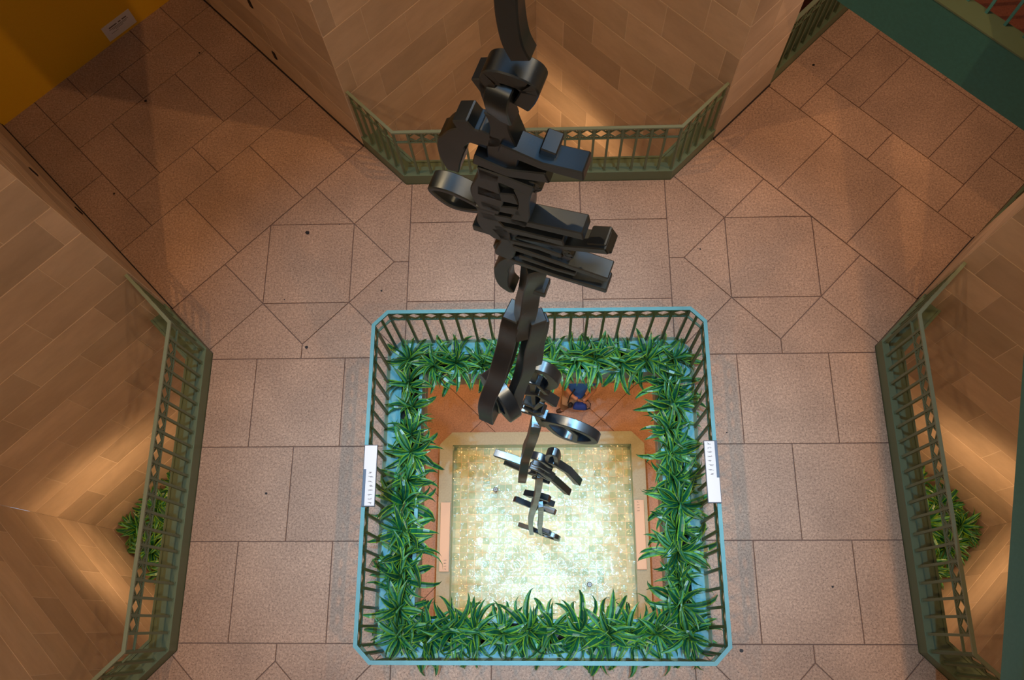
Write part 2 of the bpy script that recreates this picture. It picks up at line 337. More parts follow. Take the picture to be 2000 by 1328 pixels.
# yellow wall closing the left-hand corridor, with its label
yw = struct(MB().prism([UV(7.95, -1.47, -1), UV(7.95, 1.47, -1), UV(8.15, 1.47, -1), UV(8.15, -1.47, -1)], 0, 6.2).build('wall_northwest', M['yellow']))
d = Vector((1, 1, 0)).normalized(); n = Vector((1, -1, 0)).normalized(); o3 = Vector((-7.95 / R2, 7.95 / R2, 0))
mt = Matrix((d, n, Vector((0, 0, 1)))).transposed().to_4x4(); mt.translation = o3 + d * .43 + n * .001 + Vector((0, 0, .165))
lab = tag(MB().box(-.215, .215, 0, .006, -.12, .12).build('wall_label', M['white'], None, mt), 'small white text card low on the yellow wall', 'label')
for j, (a, b, z, h) in enumerate(((-.13, -.01, .055, .018), (.01, .05, .055, .018), (.07, .14, .055, .018), (-.14, .15, .025, .007), (-.10, .12, .008, .006), (-.06, .06, -.01, .006), (-.14, -.03, -.035, .006))):
    MB().box(a, b, .006, .0068, z - h / 2, z + h / 2).build('text_line', M['ink'], lab)

# ---------------------------------------------------------------- railings
def oriented(p, q):
    p, q = Vector(p), Vector(q); d = (q - p).normalized(); m = Matrix((d, Vector((-d.y, d.x, 0)), Vector((0, 0, 1)))).transposed().to_4x4(); m.translation = p; return m, (q - p).length
HT = 1.07; LAT = .175
def flatbar(mb, p, q, wd, z0, z1, ext=0):
    m, L_ = oriented((*p, 0), (*q, 0)); mb.box(-ext, L_ + ext, -wd / 2, wd / 2, z0, z1, m)
bal_cache = {}
def baluster(parent, x, y, z0, ang, material):
    key = (round(z0, 3), material.name)
    if key not in bal_cache: bal_cache[key] = MB().box(-.0125, .0125, -.0125, .0125, z0, HT - .025).box(-.017, .017, -.017, .017, z0, z0 + .012).mesh('baluster', material)
    mt = Matrix.Rotation(ang, 4, 'Z'); mt.translation = (x, y, 0); link('baluster', bal_cache[key], parent, mt)
dia_cache = {}
def diamond(parent, p, q, material):
    m, L_ = oriented((*p, 0), (*q, 0)); key = (round(L_, 3), material.name)
    if key not in dia_cache:
        mb = MB(); zc = HT - .03 - LAT / 2 + .002; h = LAT / 2 - .008; wd = L_ / 2
        for (a, b) in (((0, 0), (wd, h)), ((wd, h), (2 * wd, 0)), ((2 * wd, 0), (wd, -h)), ((wd, -h), (0, 0))):
            v0 = Vector((a[0], 0, zc + a[1])); v1 = Vector((b[0], 0, zc + b[1])); dd = (v1 - v0).normalized(); nn = Vector((-dd.z, 0, dd.x)) * .006; y = Vector((0, .007, 0))
            c = [v0 - nn - y, v1 - nn - y, v1 + nn - y, v0 + nn - y, v0 - nn + y, v1 - nn + y, v1 + nn + y, v0 + nn + y]
            mb.add(c, [(0, 1, 2, 3), (7, 6, 5, 4), (0, 4, 5, 1), (1, 5, 6, 2), (2, 6, 7, 3), (3, 7, 4, 0)])
            # short spurs across to the corners of the bay
        for (a, b) in (((0, 0), (wd * .42, h)), ((0, 0), (wd * .42, -h)), ((2 * wd, 0), (wd * 1.58, h)), ((2 * wd, 0), (wd * 1.58, -h))):
            v0 = Vector((a[0], 0, zc + a[1])); v1 = Vector((b[0], 0, zc + b[1])); dd = (v1 - v0).normalized(); nn = Vector((-dd.z, 0, dd.x)) * .004; y = Vector((0, .005, 0))
            c = [v0 - nn - y, v1 - nn - y, v1 + nn - y, v0 + nn - y, v0 - nn + y, v1 - nn + y, v1 + nn + y, v0 + nn + y]
            mb.add(c, [(0, 1, 2, 3), (7, 6, 5, 4), (0, 4, 5, 1), (1, 5, 6, 2), (2, 6, 7, 3), (3, 7, 4, 0)])
        dia_cache[key] = mb.mesh('lattice_diamond', material)
    link('lattice_diamond', dia_cache[key], parent, m)

def octring(S, c, wd):
    k = wd / 2 * (2 - R2)
    return octa(S + wd / 2, c + k), octa(S - wd / 2, c - k)
# central railing
paint = M['green']
cr = thing('railing', 'green metal railing round the central opening with plants, cut corners', 'railing')
S0, c0 = 1.628, .135
MB().ring(*octring(S0, c0, .036), HT - .022, HT).build('handrail', M['teal'], cr)
MB().ring(*octring(S0, c0, .022), HT - .03 - LAT - .012, HT - .03 - LAT + .004).build('lower_rail', M['teal'], cr)
pts = octa(S0, c0)
ledge = .11
for i in range(8):
    p, q = pts[i], pts[(i + 1) % 8]; L_ = math.dist(p, q); n = 18 if i % 2 == 0 else 2
    ang = math.atan2(q[1] - p[1], q[0] - p[0])
    for k in range(n):
        f = k / n; x = p[0] + (q[0] - p[0]) * f; y = p[1] + (q[1] - p[1]) * f
        baluster(cr, x, y, ledge, ang if k else round(ang / (math.pi / 2)) * math.pi / 2, paint)
        if n == 18: diamond(cr, (x, y), (p[0] + (q[0] - p[0]) * (k + 1) / n, p[1] + (q[1] - p[1]) * (k + 1) / n), paint)

# railings of the four corner wells
def well(q, lab):
    r = thing('railing', lab, 'railing')
    e = CU; b = 1.562
    def path(dd): # edge offset dd into the well, ends on the stone walls
        k = b - .4142 * dd; xe = 2.098 - .7071 * dd; ye = 6.29 - xe
        return [rot(p, q) for p in ((-xe, ye), (-k, e + dd), (k, e + dd), (xe, ye))]
    def strip(d0, d1, z0, z1, nm, mt):
        P0, P1 = path(d0), path(d1); mb = MB()
        for i in range(3): mb.prism([P0[i], P0[i + 1], P1[i + 1], P1[i]], z0, z1)
        mb.build(nm, mt, r)
    strip(0, .07, -.32, .19, 'curb', paint); strip(.072, .25, -.32, .10, 'ledge', paint); strip(.225, .252, .10, .115, 'ledge_lip', paint)
    P = path(.034); Pu = path(.034)
    strip(.016, .050, HT - .022, HT, 'handrail', M['railtop_lit']); strip(.024, .046, HT - .03 - LAT - .012, HT - .03 - LAT + .004, 'lower_rail', paint)
    for i in range(3):
        p, s = P[i], P[i + 1]; n = 20 if i == 1 else 5; ang = math.atan2(s[1] - p[1], s[0] - p[0])
        for k in range(n + 1):
            if i == 1 and k in (0,): pass
            f = k / n
            if i == 0: f = (k + .25) / (n + .25)
            if i == 2: f = k / (n + .25)
            x = p[0] + (s[0] - p[0]) * f; y = p[1] + (s[1] - p[1]) * f
            if not (i == 1 and k in (0, n)): baluster(r, x, y, .19, ang, paint)
            g = min(1, f + 1 / n)
            if (i == 1 and 0 < k < n - 1) or (i != 1 and k < n - 1): diamond(r, (x, y), (p[0] + (s[0] - p[0]) * g, p[1] + (s[1] - p[1]) * g), paint)
    return r
well(0, 'green metal railing in front of the far stone corner, at the top of the picture')
well(1, 'green metal railing along the well at the left side of the picture')
well(3, 'green metal railing along the well at the right side of the picture')
well(2, 'green metal railing of the well directly below the viewer, out of the picture')

# stair railings beyond the two piers of the right-hand corridor
def stair_rail(sv, lab):
    r = thing('stair_railing', lab, 'railing')
    v = 1.485 * sv
    def pv(u, dv): return UV(u, v + dv * sv)
    u0, u1 = 5.26, 8.6
    MB().prism([pv(u0, 0), pv(u1, 0), pv(u1, .07), pv(u0, .07)], -.32, .19).build('curb', paint, r)
    MB().prism([pv(u0, .072), pv(u1, .072), pv(u1, .25), pv(u0, .25)], -.32, .10).build('ledge', paint, r)
    MB().prism([pv(u0, .012), pv(u1, .012), pv(u1, .057), pv(u0, .057)], HT - .022, HT).build('handrail', M['railtop_lit'], r)
    MB().prism([pv(u0, .024), pv(u1, .024), pv(u1, .046), pv(u0, .046)], HT - .03 - LAT - .012, HT - .03 - LAT + .004).build('lower_rail', paint, r)
    n = 21
    for k in range(n):
        a = pv(u0 + .06 + (u1 - u0 - .06) * k / n, .034); b_ = pv(u0 + .06 + (u1 - u0 - .06) * (k + 1) / n, .034)
        baluster(r, a[0], a[1], .19, math.pi / 4, paint); diamond(r, a, b_, paint)
    return r
stair_rail(-1, 'green lattice railing beside the pier at the upper right'); stair_rail(1, 'green lattice railing at the far right edge, beyond the stone pier')
for sv, nm in ((-1, 'trim_1'), (1, 'trim_2')): # stair landings behind those railings
    struct(MB().prism([UV(5.2, 1.74 * sv), UV(8.6, 1.74 * sv), UV(8.6, 3.4 * sv), UV(5.2, 3.4 * sv)], -1.9, -1.75).build(nm, M['red']))

# ---------------------------------------------------------------- planter ring
pl = thing('planter', 'teal planter trough running round the central opening inside the railing', 'planter')
MB().ring(octa(1.66, .15), octa(1.49, .10), .0, .10).ring(octa(1.635, .14), octa(1.515, .11), .10, .112).build('outer_ledge', M['teal'], pl)
MB().ring(octa(1.30, .03), octa(1.262, .03), -.10, .12).build('inner_lip', M['teal'], pl)
MB().ring(octa(1.299, .03), octa(1.258, .03), -.30, -.10).build('fascia', M['cream'], pl)
MB().ring(octa(1.49, .10), octa(1.30, .03), -.30, -.02).build('soil', M['soil'], pl)
MB().ring(octa(1.62, .14), octa(1.49, .10), -.30, -.001).build('outer_wall', M['teal'], pl)

# leaves: arching straps, dark centre and yellow-green margins
def leaf_mesh(L_, wd, lift, droop, seed):
    rn = random.Random(seed); n = 7; vs = []; fs = []; mi = []; tw = rn.uniform(-.5, .5)
    for i in range(n + 1):
        t = i / n; ww = wd * (math.sin(math.pi * min(1, .12 + t * .88)) ** .6) * (1 - t ** 5) if i < n else .0005
        a = lift - droop * t * t
        if i == 0: x = z = 0.0
        else: x += L_ / n * math.cos(a); z += L_ / n * math.sin(a)
        sg = math.sin(tw * t)
        for j, s_ in enumerate((-1, -.66, 0, .66, 1)):
            y = s_ * ww / 2; up = abs(s_) * ww * .16
            vs.append((x - up * math.sin(a), y + .03 * sg * t, z + up * math.cos(a) + y * sg))
    for i in range(n):
        for j in range(4):
            a = i * 5 + j; fs.append((a, a + 1, a + 6, a + 5)); mi.append((1, 0, 2 if seed % 2 else 0, 1)[j])
    return mesh('leaf', vs, fs, [M['leaf'], M['leafedge'], M['leafmid']], mi)
LEAVES = []
for k in range(12):
    f = k / 11
    LEAVES.append((f, [leaf_mesh(.21 + .145 * f + .025 * r, .050, math.radians(80 - 58 * f), math.radians(40 + 60 * f + 12 * r), k * 3 + r) for r in range(3)]))
POT = MB().lathe([(.055, -.12), (.075, .0), (.085, .005), (.085, .02), (.07, .02), (.068, .0)], 14).mesh('pot', M['pot'])
def rosette(parent, nleaf, sc, z=0.03, tilt=(0, 0)):
    base = Matrix.Rotation(tilt[0], 4, 'X') @ Matrix.Rotation(tilt[1], 4, 'Y')
    for i in range(nleaf):
        f = (i + .5) / nleaf; idx = min(11, int(f ** .8 * 12)); me = random.choice(LEAVES[idx][1])
        a = i * 2.39996 + random.uniform(-.35, .35); s = sc * random.uniform(.82, 1.18)
        m = Matrix.Translation((0, 0, z + .05 * (1 - f) * sc)) @ base @ Matrix.Rotation(a, 4, 'Z') @ Matrix.Rotation(random.uniform(-.25, .25), 4, 'Y') @ Matrix.Rotation(random.uniform(-.8, .8), 4, 'X') @ Matrix.Translation((.012, 0, 0)) @ Matrix.Scale(s, 4)
        link('leaf', me, parent, m)
ORD = ['first', 'second', 'third', 'fourth', 'fifth', 'sixth', 'seventh', 'eighth', 'ninth', 'tenth', 'eleventh', 'twelfth', 'thirteenth']
SIDE = [('upper', 'left'), ('right', 'upper'), ('lower', 'right'), ('left', 'lower')]
RC = 1.40; NP = 11
for q in range(4):
    for k in range(NP):
        t = -RC + 2 * RC * k / NP + random.uniform(-.03, .03) + .0
        off = RC + random.uniform(-.04, .03) + (.03 if k == 0 else 0)
        x, y = (t, off)
        for _ in range(q): x, y = y, -x
        s_, c_ = SIDE[q]
        lb = ('striped plant at the %s corner of the central planter' % ('-'.join(sorted((s_, c_), key=lambda w_: w_ in ('left', 'right')))) if k == 0
              else 'striped plant on the %s side of the central planter, %s from %s corner' % (s_, ORD[k - 1], c_))
        th = thing('foliage_plant', lb, 'plant', (x, y, 0), 'striped plants in the central planter')
        link('pot', POT, th)
        rosette(th, 30, random.uniform(.95, 1.25), .07, (random.uniform(-.25, .25), random.uniform(-.25, .25)))

# planters in the left and right wells, on the lower floor
for sx, nm in ((-1, 'left'), (1, 'right')):
    P = [(5.15 * sx, -.95), (5.3 * sx, -.95), (6.25 * sx, 0), (5.3 * sx, .95), (5.15 * sx, .95)]
    pb = thing('corner_planter', 'stone planter box filling the bottom corner of the %s well' % nm, 'planter')
    MB().prism(P, -4.95, -4.15).build('box', M['cream'], pb); MB().prism(inset(P, .05), -4.15, -4.13).build('soil', M['soil'], pb)
    for j, (dx, dy, nn_) in enumerate(((5.83, 0, 'deepest in the stone corner'), (5.6, .27, 'towards the top of the picture'), (5.6, -.27, 'towards the bottom of the picture'), (5.3, 0.02, 'in the middle of the box front'), (5.25, .56, 'at the upper end of the box front'), (5.25, -.55, 'at the lower end of the box front'))):
        th = thing('foliage_plant', 'dark green spiky plant in the %s well, %s' % (nm, nn_), 'plant', (dx * sx, dy, -4.14), 'plants in the corner planters')
        MB().tube([(0, 0, 0), (.02, 0, .4), (0, .02, .75)], [.03, .025, .02], 7).build('stem', M['leaf'], th)
        rosette(th, 56, (1.15, 1.25, 1.25, 1.45, 1.3, 1.3)[j], .72); 

# ---------------------------------------------------------------- reading panels and pool labels
def panel(name, lab, cx, cy, cz, wx, ly, thk, face_m, stripe, marks, flip, frame=True, marks_n=8, back=False):
    t = thing(name, lab, 'sign', (cx, cy, cz)); s = -1 if flip else 1
    mt = Matrix.Rotation(math.pi if flip else 0, 4, 'Z')
    MB().box(-wx / 2, wx / 2, -ly / 2, ly / 2, -thk, -.002).build('backing', M['frame'] if frame else M['mortar'], t, mt)
    MB().box(-wx / 2 + .006, wx / 2 - .006, -ly / 2 + .008, ly / 2 - .008, -.002, 0.001).build('face', face_m, t, mt)
    if stripe: MB().box(-wx / 2 + .004, -wx / 2 + .028, -ly / 2 + .006, ly * .1, .001, .0022).build('stripe', M['navy'], t, mt)
    rn = random.Random(5)
    for k in range(marks_n):
        y = -ly / 2 + .03 + k * (ly * .56) / max(marks_n, 5) if marks_n == 8 else -ly / 2 + .035 + k * .045
        mb = MB(); w_ = .017
        for j in range(4):
            a = rn.uniform(0, math.pi); c = Vector((.012 + rn.uniform(-w_, w_) * .8, y + rn.uniform(-.006, .006), 0)); dd = Vector((math.cos(a) * .014, math.sin(a) * .006, 0)); nn = Vector((-dd.y, dd.x, 0)).normalized() * .0015
            mb.add([c - dd - nn, c + dd - nn, c + dd + nn, c - dd + nn], [(0, 1, 2, 3)])
        mb.v = [(x_, y_, .0015) for x_, y_, _ in mb.v]
        mb.build('mark', M['ink'], t, mt)
    return t
pnl = panel('reading_panel', 'long white panel with dark stripe on the left side of the central handrail', -1.578, .0, 1.095, .125, .575, .02, M['white'], True, True, False)
pnl2 = panel('reading_panel', 'long white panel with dark stripe on the right side of the central handrail', 1.585, .02, 1.095, .125, .575, .02, M['white'], True, True, True)
pinkish = mat('warm_card', (.80, .68, .55), .6)
panel('pool_label', 'narrow cream label panel on the left rim of the pool', -1.515, -.02, -4.435, .15, 1.05, .05, pinkish, False, True, False, False, 4)
panel('pool_label', 'narrow cream label panel on the right rim of the pool', 1.505, .01, -4.435, .15, 1.05, .05, pinkish, False, True, True, False, 4)

# ---------------------------------------------------------------- lower floor and pool
lf = MB(); low = []
for i in range(-6, 7):
    for j in range(-6, 7):
        a0 = .96 + 1.98 * i; b0 = .95 + 1.98 * j  # lines y+x = a, y-x = b
        P = [((a - b) / 2, (a + b) / 2) for a, b in ((a0, b0), (a0 + 1.98, b0), (a0 + 1.98, b0 + 1.98), (a0, b0 + 1.98))]
        if all(abs(x) < 7.4 and abs(y) < 7.4 for x, y in P): low.append(P)
lower = struct(MB().box(-8.5, 8.5, -8.5, 8.5, -5.25, -4.966).build('floor', M['joint']))
for P in low:
    cx = sum(p[0] for p in P) / 4; cy = sum(p[1] for p in P) / 4
    MB().prism([(x - cx, y - cy) for x, y in inset(P, .004)], -4.965, -4.95, bev=.002).build('tile', M['granite_low'], lower).location = (cx, cy, 0)
pool = thing('fountain_pool', 'square tiled pool with a pale stone rim on the lower floor', 'pool', (0, 0, -4.95))
MB().ring(octa(1.62, .19), octa(1.43, .001), 0, .45).build('rim', M['rim'], pool)
MB().ring(octa(1.64, .195), octa(1.60, .18), .40, .43).build('rim_edge', M['rim'], pool)
MB().box(-1.43, 1.43, -1.43, 1.43, .02, .19).build('basin', M['grout'], pool)
TS = 2.86 / 24; g = .0055
tm = MB().prism(inset([(-TS / 2, -TS / 2), (TS / 2, -TS / 2), (TS / 2, TS / 2), (-TS / 2, TS / 2)], g), -.004, .004, bev=.002).mesh('pool_tile', M['pooltile'])
rest = MB(); cnt = 0
order = sorted([(abs(j - 12.5), j, i) for j in range(24) for i in range(24)])
for _, j, i in order:
    x = -1.43 + (i + .5) * TS; y = -1.43 + (j + .5) * TS
    if cnt < 288 and 8 <= j < 20:
        mt = Matrix.Rotation(random.gauss(0, .03), 4, 'X') @ Matrix.Rotation(random.gauss(0, .03), 4, 'Y'); mt.translation = (x, y, .192); link('pool_tile', tm, pool, mt); cnt += 1
    else:
        c_ = inset([(x - TS / 2, y - TS / 2), (x + TS / 2, y - TS / 2), (x + TS / 2, y + TS / 2), (x - TS / 2, y + TS / 2)], g); ta, tb = random.gauss(0, .03), random.gauss(0, .03)
        vs_ = [(px_, py_, .185) for px_, py_ in c_] + [(px_, py_, .196 + (px_ - x) * ta + (py_ - y) * tb) for px_, py_ in c_]
        rest.add(vs_, [(0, 1, 5, 4), (1, 2, 6, 5), (2, 3, 7, 6), (3, 0, 4, 7), (4, 5, 6, 7)])
rt = rest.build('pool_tiles', M['pooltile'], pool); rt['kind'] = 'stuff'
# ripples: a gently uneven sheet
n = 60; vs = []; fs = []
for j in range(n + 1):
    for i in range(n + 1):
        x = -1.429 + 2.858 * i / n; y = -1.429 + 2.858 * j / n
        vs.append((x, y, .385 + .002 * math.sin(9 * x + 3 * math.sin(5 * y)) * math.sin(8 * y + 2 * math.sin(6 * x))))
for j in range(n):
    for i in range(n): a = j * (n + 1) + i; fs.append((a, a + 1, a + n + 2, a + n + 1))
wt = link('water', mesh('water', vs, fs, M['water']), pool)
for x, y in ((-.74, .72), (.71, -.73)):
    MB().lathe([(.02, .19), (.02, .36), (.035, .375), (.038, .395), (.03, .40), (.012, .40), (.011, .37)], 16, 0, (x, y)).build('nozzle', M['nozzle'], pool)

# ---------------------------------------------------------------- upper floor edge at top right and stair stringer at right
ub = thing('upper_floor_edge', 'deep teal floor edge crossing the upper right corner, railing standing on it', 'balcony')
MB().prism([UV(4.45, -1.47), UV(4.45, 1.47), UV(4.62, 1.47), UV(4.62, -1.47)], 2.89, 3.46).build('fascia', M['deepteal'], ub)
MB().prism([UV(4.44, -1.47), UV(4.44, 1.47), UV(4.63, 1.47), UV(4.63, -1.47)], 3.46, 3.475).build('ledge', M['green'], ub)
MB().prism([UV(4.62, -1.47), UV(4.62, 1.47), UV(8.6, 1.47), UV(8.6, -1.47)], 3.05, 3.25).build('slab', M['red'], ub)
for k in range(18):
    a = UV(4.60, -1.4 + 2.8 * k / 17)
    MB().box(-.011, .011, -.011, .011, 3.47, 4.50, Matrix.Translation((a[0], a[1], 0)) @ Matrix.Rotation(math.pi / 4, 4, 'Z')).build('baluster', M['teal'], ub)
MB().prism([UV(4.578, -1.47), UV(4.578, 1.47), UV(4.622, 1.47), UV(4.622, -1.47)], 4.50, 4.522).build('handrail', M['teal'], ub)

st = thing('sloping_beam', 'teal sloping stair side at the right edge of the picture', 'beam')
def sp(y, dz): return 2.87 + .51 * y + dz
ys = (-4.6, 2.7)
def slab(x0, x1, d0, d1, nm):
    vs = [(x, y, sp(y, dz)) for x in (x0, x1) for (y, dz) in ((ys[0], d0), (ys[1], d0), (ys[1], d1), (ys[0], d1))]
    return MB().add(vs, [(0, 1, 2, 3), (7, 6, 5, 4), (0, 4, 5, 1), (1, 5, 6, 2), (2, 6, 7, 3), (3, 7, 4, 0)]).build(nm, M['deepteal_lit'], st)
slab(3.40, 3.74, 0, .34, 'web'); slab(3.39, 3.76, .34, .37, 'cap')

# ---------------------------------------------------------------- ceiling with its skylight opening
struct(MB().ring([(-9, -9), (9, -9), (9, 9), (-9, 9)], [(-3.6, -3.6), (3.6, -3.6), (3.6, 3.6), (-3.6, 3.6)], 12.05, 12.25).build('ceiling', M['cream']))
for k in range(-3, 4): # unseen beams across the skylight, added to narrow and stripe its light
    struct(MB().box(-3.6, 3.6, 1.06 * k - .14, 1.06 * k + .14, 12.06, 12.75).build('sky_baffle', M['cream']))
    struct(MB().box(1.06 * k - .10, 1.06 * k + .10, -3.6, 3.6, 12.3, 12.8).build('sky_baffle', M['cream']))

struct(MB().ring([(-9.2, -9.2), (9.2, -9.2), (9.2, 9.2), (-9.2, 9.2)], [(-9, -9), (9, -9), (9, 9), (-9, 9)], -5.2, 12.2).build('wall_perimeter', M['cream']))

# ---------------------------------------------------------------- hanging sculpture: chain of abstract cut shapes
LINKS = [
    (0,'strap',-20,0.0,0.085,[(-0.019,7.409),(-0.02,7.332),(-0.019,7.257),(-0.01,7.18),(0.01,7.127)],0),
    (1,'ring',-20,0.0,0.05,[(0.007,6.948),(0.028,6.998),(0.032,7.039),(-0.02,7.054),(-0.068,7.046),(-0.082,7.0),(-0.076,6.935),(-0.061,6.872)],0),
    (2,'hook',-20,0.0,0.06,[(-0.176,6.817),(-0.149,6.771),(-0.098,6.76),(-0.048,6.769)],0),
    (2,'spine',-20,0.0,0.08,[(-0.059,6.896),(-0.052,6.814),(-0.05,6.708),(-0.065,6.585)],0),
    (2,'hook',-20,0.0,0.07,[(-0.098,6.717),(-0.169,6.724),(-0.216,6.665),(-0.237,6.568),(-0.236,6.485)],0),
    (2,'bar',-20,0.0,0.045,[(-0.056,6.754),(0.076,6.725),(0.2,6.735)],0),
    (2,'bar',-20,0.0,0.05,[(-0.144,6.646),(-0.038,6.624),(0.092,6.665)],0),
    (3,'bar',-20,0.0,0.06,[(-0.133,6.572),(-0.057,6.574),(0.043,6.553)],0),
    (3,'bar',-20,0.0,0.06,[(-0.147,6.461),(-0.071,6.455),(-0.01,6.471)],0),
    (3,'bar',-20,0.0,0.05,[(-0.14,6.364),(-0.067,6.372),(-0.003,6.393)],0),
    (3,'spine',-20,0.0,0.09,[(-0.097,6.598),(-0.115,6.463),(-0.115,6.325)],0),
    (3,'eyelet',-20,0.0,0.02,[(0.018,6.564),(0.04,6.582),(0.06,6.562),(0.039,6.538)],1),
    (4,'loop',-20,0.0,0.022,[(-0.342,6.298),(-0.273,6.324),(-0.164,6.281),(-0.177,6.243),(-0.275,6.221)],1),
    (4,'spine',-20,0.0,0.09,[(-0.127,6.336),(-0.115,6.232),(-0.078,6.137)],0),
    (4,'spine',-20,0.0,0.05,[(0.009,6.533),(0.01,6.418),(-0.015,6.295)],0),
    (4,'bar',-20,0.0,0.045,[(-0.145,6.285),(0.022,6.322),(0.215,6.357)],0),
    (4,'bar',-20,0.0,0.04,[(-0.102,6.221),(0.058,6.247),(0.15,6.261)],0),
    (5,'bar',-20,0.0,0.035,[(-0.196,6.13),(-0.078,6.133),(0.133,6.193),(0.298,6.274)],0),
    (5,'loop',-20,0.0,0.03,[(-0.131,6.155),(-0.075,6.208),(-0.037,6.184),(-0.089,6.109)],1),
    (5,'bar',-20,0.0,0.03,[(-0.058,6.138),(0.058,6.158),(0.143,6.15)],0),
    (5,'spine',-20,0.0,0.06,[(-0.084,6.214),(-0.06,6.108),(-0.085,5.982)],0),
    (6,'loop',-20,0.0,0.035,[(-0.108,6.02),(-0.051,6.085),(0.018,6.054),(-0.055,5.967)],1),
    (6,'bar',-20,0.0,0.035,[(-0.041,6.092),(0.135,6.084),(0.319,6.071)],0),
    (6,'bar',-20,0.0,0.03,[(-0.066,5.969),(0.138,5.958),(0.321,5.969)],0),
    (6,'eyelet',-20,0.0,0.035,[(0.105,6.137),(0.134,6.169),(0.168,6.151),(0.135,6.093)],1),
    (7,'hook',-20,0.0,0.05,[(-0.005,5.948),(-0.068,5.902),(-0.107,5.801),(-0.111,5.642),(-0.073,5.578)],0),
    (7,'bar',-20,0.0,0.04,[(-0.012,5.66),(0.073,5.662)],0),
    (9,'hook',-20,0.0,0.05,[(-0.009,4.546),(0.078,4.547),(0.12,4.398),(0.079,4.244)],0),
    (9,'bar',-20,0.0,0.035,[(-0.028,4.298),(0.033,4.317),(0.085,4.186)],0),
    (9,'bar',-20,0.0,0.035,[(-0.05,4.023),(0.031,4.099),(0.137,3.974)],0),
    (9,'bar',-20,0.0,0.035,[(-0.069,3.785),(0.012,3.762),(0.053,3.939)],0),
    (9,'bar',-20,0.0,0.035,[(-0.089,3.552),(0.002,3.566),(0.079,3.56)],0),
    (9,'spine',-20,0.0,0.04,[(0.009,4.565),(-0.004,4.056),(0.009,3.575),(0.05,3.272)],0),
    (9,'loop',-20,0.0,0.05,[(0.079,3.461),(0.218,3.557),(0.358,3.527),(0.414,3.397),(0.3,3.22),(0.172,3.217)],1),
    (9,'bar',-20,0.0,0.04,[(0.219,3.529),(0.286,3.419),(0.285,3.229)],0),
    (10,'bar',-20,0.0,0.06,[(-0.409,1.474),(-0.253,1.509),(-0.11,1.475)],0),
    (10,'bar',-20,0.0,0.06,[(-0.324,1.235),(-0.167,1.163),(-0.017,1.183)],0),
    (10,'bar',-20,0.0,0.06,[(0.116,2.094),(0.26,1.899),(0.364,1.514)],0),
    (10,'bar',-20,0.0,0.06,[(0.033,1.466),(0.156,1.168),(0.289,0.757)],0),
    (10,'comb',-20,0.0,0.05,[(-0.053,1.995),(0.036,2.019),(0.117,1.868)],0),
    (10,'comb',-20,0.0,0.05,[(-0.081,1.504),(0.033,1.466),(0.13,1.311)],0),
    (10,'comb',-20,0.0,0.05,[(-0.06,1.016),(0.031,1.0),(0.102,1.029)],0),
    (10,'ring',-20,0.0,0.04,[(0.089,2.262),(0.147,2.383),(0.16,2.017),(0.099,1.858)],1),
    (11,'bar',-20,0.0,0.09,[(-0.327,-1.19),(-0.174,-1.25),(-0.059,-1.32)],0),
    (11,'bar',-20,0.0,0.09,[(-0.154,-0.385),(-0.004,-0.19),(0.106,-0.158)],0),
    (11,'bar',-20,0.0,0.09,[(-0.003,-0.825),(0.119,-0.603)],0),
    (11,'bar',-20,0.0,0.09,[(0.019,-1.303),(0.174,-1.27)],0),
]
LINKS += [
    (2,'collar',-20,0.0,.085,[(.055,6.735),(.105,6.728)],0),
    (1,'nub',-20,0.0,.06,[(-.115,6.985),(-.085,7.0)],0),
    (5,'collar',-20,0.0,.06,[(.235,6.235),(.30,6.27)],0),
    (6,'collar',-20,0.0,.06,[(.07,6.10),(.10,6.12)],0),
    (4,'collar',-20,0.0,.07,[(-.11,6.30),(-.06,6.31)],0),
    (6,'bar',-20,0.0,.025,[(-.02,6.03),(.12,6.02),(.2,6.03)],0),
    (9,'bar',-20,0.0,.03,[(-.08,3.68),(.0,3.62),(.06,3.70)],0),
    (10,'comb',-20,0.0,.04,[(-.07,1.25),(.02,1.28),(.11,1.2)],0),
    (10,'comb',-20,0.0,.04,[(-.05,1.75),(.03,1.72),(.11,1.6)],0),
    (1,'tongue',60,0.044,0.05,[(0.032,6.978),(-0.009,6.99),(-0.034,6.96),(-0.02,6.879)],0),
    (8,'ring',-55,-0.225,0.06,[(-0.12,4.40),(-0.09,4.53),(0.01,4.58),(0.10,4.50),(0.11,4.34),(0.0,4.25),(-0.09,4.29)],1),
    (8,'bar',-55,-0.225,0.07,[(0.0,4.55),(0.02,4.4),(0.0,4.22)],0),
    (12,'bar',-20,0.0,0.1,[(-0.36,-4.05),(-0.2,-3.98),(-0.04,-4.08)],0),
    (12,'bar',-20,0.0,0.1,[(-0.06,-3.85),(0.12,-3.8)],0),
    (12,'loop',-20,0.0,0.09,[(-0.02,-4.0),(0.2,-3.92),(0.22,-4.2),(0.0,-4.25)],1),
]
